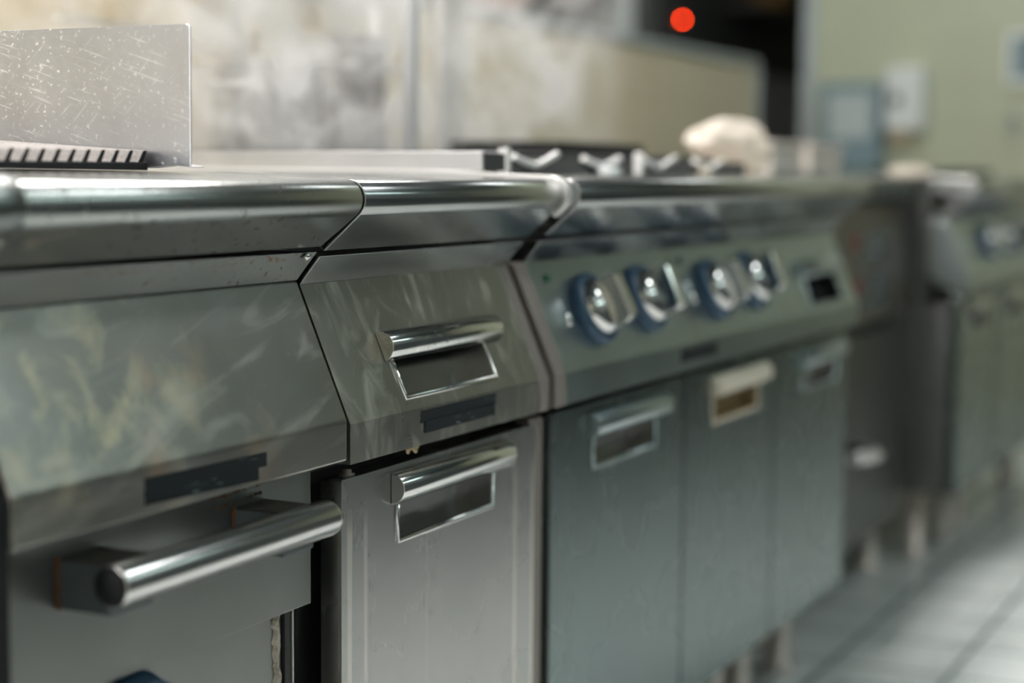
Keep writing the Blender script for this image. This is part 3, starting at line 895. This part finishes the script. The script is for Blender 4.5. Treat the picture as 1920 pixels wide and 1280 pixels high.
# black griddle pan on the back of the range
bp = thing('griddle_pan', (2.54, 1.20, H + 0.012), 'black rectangular griddle pan at the back of the knobbed range', 'pan')
b = MB()
b.box((2.37, 1.10, H + 0.0262), (2.715, 1.28, H + 0.0300))
for (a, c) in (((2.37, 1.10), (2.715, 1.108)), ((2.37, 1.272), (2.715, 1.28)), ((2.37, 1.108), (2.378, 1.272)), ((2.707, 1.108), (2.715, 1.272))):
    b.box((a[0], a[1], H + 0.0300), (c[0], c[1], H + 0.047))
make('tray', b, 'iron', bp, 0.0015)
for (fx, fy) in ((2.39, 1.12), (2.69, 1.12), (2.39, 1.26), (2.69, 1.26)):
    b = MB().lathe((fx, fy, H + 0.0176), (0, 0, 1), [(0, 0), (0.008, 0.0), (0.008, 0.0086), (0, 0.0086)], 12)
    make('foot', b, 'iron', bp)

# crumpled cloth on the far pan support
def crumple(name, cx, cy, z0, sx, sy, sz, seed, label, nx=26, ny=20, mat='cloth', shape=None):
    from mathutils import noise as mn
    b = MB()
    V = []
    for i in range(nx):
        row = []
        for j in range(ny):
            th = 2 * math.pi * i / nx
            ph = math.pi * j / (ny - 1)
            p = Vector((math.cos(th) * math.sin(ph), math.sin(th) * math.sin(ph), math.cos(ph)))
            q = p * 1.9 + Vector((seed, seed * 2, 0))
            d = 1 + 0.24 * mn.noise(q) + 0.34 * abs(mn.noise(q * 2.7)) + 0.14 * mn.noise(q * 6) - 0.06
            v = Vector((p.x * sx * d, p.y * sy * d, p.z * sz * d))
            z = max(z0, z0 + sz * 0.85 + v.z)
            if shape:
                z = shape(v, z)
            row.append((cx + v.x, cy + v.y, z))
        V.append(row)
    vs = [[b.bm.verts.new(p) for p in row] for row in V]
    for i in range(nx):
        for j in range(ny - 1):
            f = b.bm.faces.new((vs[i][j], vs[(i + 1) % nx][j], vs[(i + 1) % nx][j + 1], vs[i][j + 1])); f.smooth = True
    o = make(name, b, mat, None, subsurf=1)
    return tag(o, label, 'cloth')
def lump(v, z):
    if v.x < -0.07: z += 0.006
    t = min(1, max(0, (v.x + 0.09) / 0.09))
    z += 0.010 * t * max(0, v.z / 0.035)
    return z - 0.0188 * t * t * min(1, max(0, 1.15 - (z - H - 0.018) / 0.055))
crumple('cloth', 2.765, 0.968, H + 0.0180, 0.165, 0.044, 0.035, 3.3, 'crumpled white cloth lying on the far pan support', shape=lump)
crumple('food_scrap', 2.435, 0.8885, H - 0.0012, 0.022, 0.008, 0.0045, 5.1, 'small beige scrap under the crumpled white cloth', 14, 10, 'cream')

# --- unit 4: dark recessed machine
u4 = thing('dark_cooker', (2.90, 0.90, 0), 'dark recessed machine with two dark displays, past the knobbed range', 'cooker')
xa, xb = 2.8800, 3.7560
make('body', MB().box((xa, 0.905, 0.116), (xb, 1.60, H - 0.045)), 'charcoal', u4, 0.002)
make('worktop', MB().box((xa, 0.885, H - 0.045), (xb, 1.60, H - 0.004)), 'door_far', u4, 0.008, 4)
make('control_panel', MB().prism([(0.893, H - 0.060), (0.880, H - 0.285), (0.905, H - 0.295), (0.905, H - 0.060)], 3.10, xb - 0.09), 'brown_steel', u4, 0.002)
for (za, zb) in ((H - 0.175, H - 0.110), (H - 0.265, H - 0.195)):
    y_ = lambda z: 0.893 - (H - 0.060 - z) * (0.013 / 0.225)
    o = make('display', MB().poly([(3.30, y_(za) - .001, za), (3.52, y_(za) - .001, za), (3.52, y_(zb) - .001, zb), (3.30, y_(zb) - .001, zb)]), 'display', u4)
    make('red_button', MB().lathe((3.28, y_(zb) - .0005, zb - 0.02), (0, -1, 0), [(0.016, 0), (0.016, 0.003), (0, 0.004)], 16), 'red_mark', o)
make('door', MB().box((3.16, 0.886, 0.125), (xb - 0.10, 0.904, H - 0.310)), 'charcoal', u4, 0.002)
make('lever', MB().tube([(3.30, 0.905, 0.322), (3.26, 0.84, 0.324), (3.20, 0.815, 0.326), (3.02, 0.812, 0.345)], 0.011, 12), 'rack', u4)['label'] = 'bright steel lever'
for xx in (2.96, 3.66):
    leg(u4, xx, 0.95, 0.118)

# tubs on the dark machine
def tub(x0, x1, label):
    t = thing('plastic_tub', ((x0 + x1) / 2, 1.17, H - 0.004), label, 'tub', 'white plastic tubs on the dark machine')
    z = H - 0.0035
    b = MB()
    b.box((x0 + .006, 1.106, z), (x1 - .006, 1.244, z + 0.060))
    make('tub_body', b, 'tub', t, 0.008, 3)
    make('lid', MB().box((x0, 1.10, z + 0.060), (x1, 1.25, z + 0.070)), 'tub', t, 0.003)
    return t
tub(3.413, 3.640, 'left tub of the pair of white plastic tubs, nearer the crumpled cloth')
tub(3.690, 3.745 + 0.20, 'right tub of the pair of white plastic tubs, nearer the end wall')

# --- units 5 and 6, far end
def far_unit(xa, xb, label, knobs, back=1.60):
    t = thing('far_cooker', (xa, 0.80, 0), label, 'cooker')
    worktop(t, xa, xb, 0.0, 'deck')
    valance(t, xa, xb, 0.0, 'valance')
    panel(t, xa, xb, 0.0, 'panel_far')
    carcass(t, xa + .003, xb - .003, 0.812)
    n = max(1, round((xb - xa) / 0.40))
    for i in range(n):
        a = xa + (xb - xa) * i / n; c = xa + (xb - xa) * (i + 1) / n
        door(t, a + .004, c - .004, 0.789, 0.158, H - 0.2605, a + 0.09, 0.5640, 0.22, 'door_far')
    for (x, s) in knobs:
        knob(t, x, s, 0.0)
    for xx in (xa + 0.06, xb - 0.08):
        leg(t, xx, 0.885, 0.160)
    return t
far_unit(3.7620, 4.1700, 'steel cooker unit with a knob just right of the dark machine', [(4.06, 0.058)])
far_unit(4.1760, 4.9800, 'wide steel cooker at the far right end of the row', [(4.27, 0.058), (4.45, 0.058)])
crumple('pale_lump', 3.69, 0.89, H - 0.003, 0.075, 0.045, 0.012, 7.7, 'pale crumpled shape on the front edge of the dark machine', 18, 12, 'cloth')  # pale crumpled shape at the machine's front corner
b = MB()
b.box((4.40, 0.92, H - 0.001), (4.75, 1.15, H + 0.016))
make('dark_tray', b, 'iron', None, 0.004)
tag(bpy.data.objects['dark_tray'], 'black tray on the worktop at the far right end', 'tray')

# ------------------------------------------------------------------ things on the end wall
def wallbox(b, ya, yb, za, zb, d, x=6.4995):
    return b.box((x - d, min(ya, yb), za), (x, max(ya, yb), zb))
t = thing('paper_dispenser', (6.45, 1.76, 0.86), 'blue-grey paper dispenser with a pale window on the end wall', 'dispenser')
make('casing', wallbox(MB(), 1.886, 1.652, 0.86, 1.19, 0.12), 'bluegrey', t, 0.012, 3)
make('window', MB().box((6.3775, 1.685, 0.985), (6.3800, 1.845, 1.150)), 'pale', t, 0.001)
make('lower_flap', MB().box((6.3760, 1.655, 0.875), (6.3800, 1.872, 0.965)), 'bluegrey', t, 0.002)
t = thing('soap_dispenser', (6.45, 1.57, 1.0), 'white soap dispenser with a grey spot on the end wall', 'dispenser')
make('casing', wallbox(MB(), 1.645, 1.500, 1.010, 1.245, 0.10), 'white', t, 0.018, 4)
make('spot', MB().lathe((6.3995, 1.60, 1.125), (-1, 0, 0), [(0.022, 0), (0.022, 0.002), (0, 0.003)], 24), 'grey_mark', t)
make('under_shadow', MB().box((6.43, 1.55, 0.975), (6.4985, 1.63, 1.010)), 'scrap_shadow_tan', t, 0.004)  # brown block stands for the shadow under the dispenser
t = thing('wall_notice', (6.49, 1.16, 1.27), 'white framed notice with a blue-grey sheet, at the right edge of the end wall', 'notice')
b = MB()
b.box((6.48, 1.05, 1.180), (6.4995, 1.223, 1.200)).box((6.48, 1.05, 1.350), (6.4995, 1.223, 1.370)).box((6.48, 1.203, 1.20), (6.4995, 1.223, 1.35)).box((6.48, 1.05, 1.20), (6.4995, 1.07, 1.35))
make('frame', b, 'white', t, 0.002)
make('sheet', MB().box((6.490, 1.07, 1.20), (6.4990, 1.203, 1.35)), 'paper', t)
t = thing('wall_hook', (6.49, 1.19, 1.03), 'small grey ring hook on the end wall below the notice', 'hook')
b = MB()
b.tube([(6.475, 1.19 + 0.030 * math.cos(a), 1.033 + 0.030 * math.sin(a)) for a in [2 * math.pi * i / 24 for i in range(25)]], 0.004, 8, caps=False)
make('ring', b, 'pipe', t)
make('mount', MB().lathe((6.4995, 1.19, 1.068), (-1, 0, 0), [(0.012, 0), (0.012, 0.018), (0.006, 0.026), (0, 0.027)], 16), 'pipe', t)

# ------------------------------------------------------------------ beyond the partition
t = thing('tall_cabinet', (7.4, 2.75, 0), 'tall dark cabinet with a glowing red lamp beyond the partition', 'cabinet')
make('cabinet_body', MB().box((6.70, 2.60, 0.0), (8.95, 3.38, 1.32)), 'fridge_low', t, 0.006)
make('upper_body', MB().box((6.50, 2.58, 1.325), (8.95, 3.38, 2.2)), 'fridge', t, 0.006)
make('indicator_lamp', MB().lathe((6.765, 2.5795, 1.476), (0, -1, 0), [(0.0065, 0), (0.006, 0.004), (0, 0.006)], 16), 'led', t)
b = MB().box((7.62, 2.42, 1.575), (7.80, 2.578, 1.72))
tag(make('amber_box', b, 'amber', None, 0.004), 'dull amber box on the ledge of the tall dark cabinet', 'box')
make('ledge', MB().box((7.2, 2.38, 1.555), (8.4, 2.579, 1.574)), 'fridge', t, 0.002)
tag(make('upright_pipe', MB().tube([(5.93, 2.50, 0.0), (5.93, 2.50, 2.7)], 0.05, 20), 'pipe'), 'pale grey upright pipe beyond the tiled partition', 'pipe')
t = thing('brown_bowl', (3.60, 1.80, 1.205), 'brown earthenware bowl standing on the tiled partition', 'bowl')
make('bowl_body', MB().lathe((3.57, 1.81, 1.2055), (0, 0, 1), [(0, 0), (0.045, 0), (0.055, 0.006), (0.085, 0.05), (0.090, 0.075), (0.084, 0.075), (0.078, 0.052), (0.05, 0.012), (0, 0.010)], 32), 'terracotta', t)
tag(make('black_tin', MB().lathe((3.32, 1.81, 1.2055), (0, 0, 1), [(0, 0), (0.055, 0), (0.055, 0.09), (0.05, 0.095), (0, 0.095)], 28), 'iron'), 'black tin standing on the tiled partition beside the brown bowl', 'tin')

# ------------------------------------------------------------------ pots and rack behind the steam
def stockpot(x, y, r, h, mat, label):
    t = thing('stock_pot', (x, y, H), label, 'pot')
    z = H + 0.0180
    make('pot_body', MB().lathe((x, y, z), (0, 0, 1), [(0, 0), (r * .96, 0), (r, 0.006), (r, h), (r + .004, h + .004), (r - .002, h + .004), (r - .004, h), (r - .004, 0.01), (0, 0.01)], 56), mat, t)
    for sgn in (-1, 1):
        pts = [(x + sgn * (r - .001), y - .04, z + h * .78), (x + sgn * (r + .03), y - .035, z + h * .78), (x + sgn * (r + .034), y, z + h * .78), (x + sgn * (r + .03), y + .035, z + h * .78), (x + sgn * (r - .001), y + .04, z + h * .78)]
        make('pot_handle', MB().tube(pts, 0.005, 10), 'rack', t)
    return t
stockpot(2.15, 1.46, 0.086, 0.132, 'pot', 'shiny steel stock pot steaming left of the dark pot')
stockpot(2.455, 1.50, 0.048, 0.195, 'pot_dark', 'dark tall stock pot behind the steam')
t = thing('steel_rack', (2.45, 1.62, H), 'tall shiny steel rack standing behind the steaming pots', 'rack')
for (xx, yy, r) in ((2.055, 1.171, 0.0105), (2.345, 1.66, 0.011), (2.78, 1.66, 0.011)):
    make('post', MB().tube([(xx, yy, H + 0.018 if yy < 1.6 else 0.0), (xx, yy, H + 0.75)], r, 16), 'pole' if yy < 1.6 else 'rack', t)
make('side_panel', MB().box((2.391, 1.305, H + 0.018), (2.465, 1.32, H + 0.75)), 'rack', t, 0.003)
for (za, zb) in ((0.150, 0.158), (0.180, 0.188), (0.205, 0.212)):
    make('rail', MB().box((1.90, 1.645, H + za), (2.40, 1.652, H + zb)), 'rack', t, 0.002)
make('shelf', MB().box((1.90, 1.48, H + 0.285), (2.66, 1.66, H + 0.300)), 'rack', t, 0.003)

# ------------------------------------------------------------------ steam
def steam():
    m = bpy.data.materials.new('steam')
    m.use_nodes = True
    nt = m.node_tree
    for n in list(nt.nodes):
        if n.type != 'OUTPUT_MATERIAL':
            nt.nodes.remove(n)
    out = [n for n in nt.nodes if n.type == 'OUTPUT_MATERIAL'][0]
    P = xyz(nt)
    n1 = noise(nt, coords(nt, (10, 10, 7)), 1.0, 5.0, 0.60, 1.0)
    n2 = noise(nt, coords(nt, (2.2, 2.2, 1.8), loc=(4, 2, 7)), 1.0, 2.0, 0.5, 0.4)
    d = ramp(nt, n1, [(0.497, 0.0), (0.60, 1.0)])
    d = mathn(nt, 'MULTIPLY', d, ramp(nt, n2, [(0.36, 0.05), (0.56, 1.0)]))
    d = mathn(nt, 'MULTIPLY', d, band(nt, P[0], 1.55, 1.85, 2.35, 3.05))
    d = mathn(nt, 'MULTIPLY', d, band(nt, P[1], 1.14, 1.26, 1.52, 1.62))
    d = mathn(nt, 'MULTIPLY', d, band(nt, P[2], 0.84, 0.90, 1.25, 1.75))
    d = mathn(nt, 'MULTIPLY', d, STEAM)
    v = nt.nodes.new('ShaderNodeVolumeScatter')
    v.inputs['Color'].default_value = (0.97, 0.95, 0.94, 1)
    v.inputs['Anisotropy'].default_value = 0.0
    L(nt, d, v.inputs['Density'])
    L(nt, v.outputs[0], out.inputs['Volume'])
    M['steam'] = m
    o = make('steam', MB().box((1.50, 0.98, H + 0.003), (3.30, 1.64, 1.75)), 'steam')
    tag(o, 'drifting white steam rising over the cookers and pots', 'steam', kind='stuff')
STEAM = 18.0
steam()
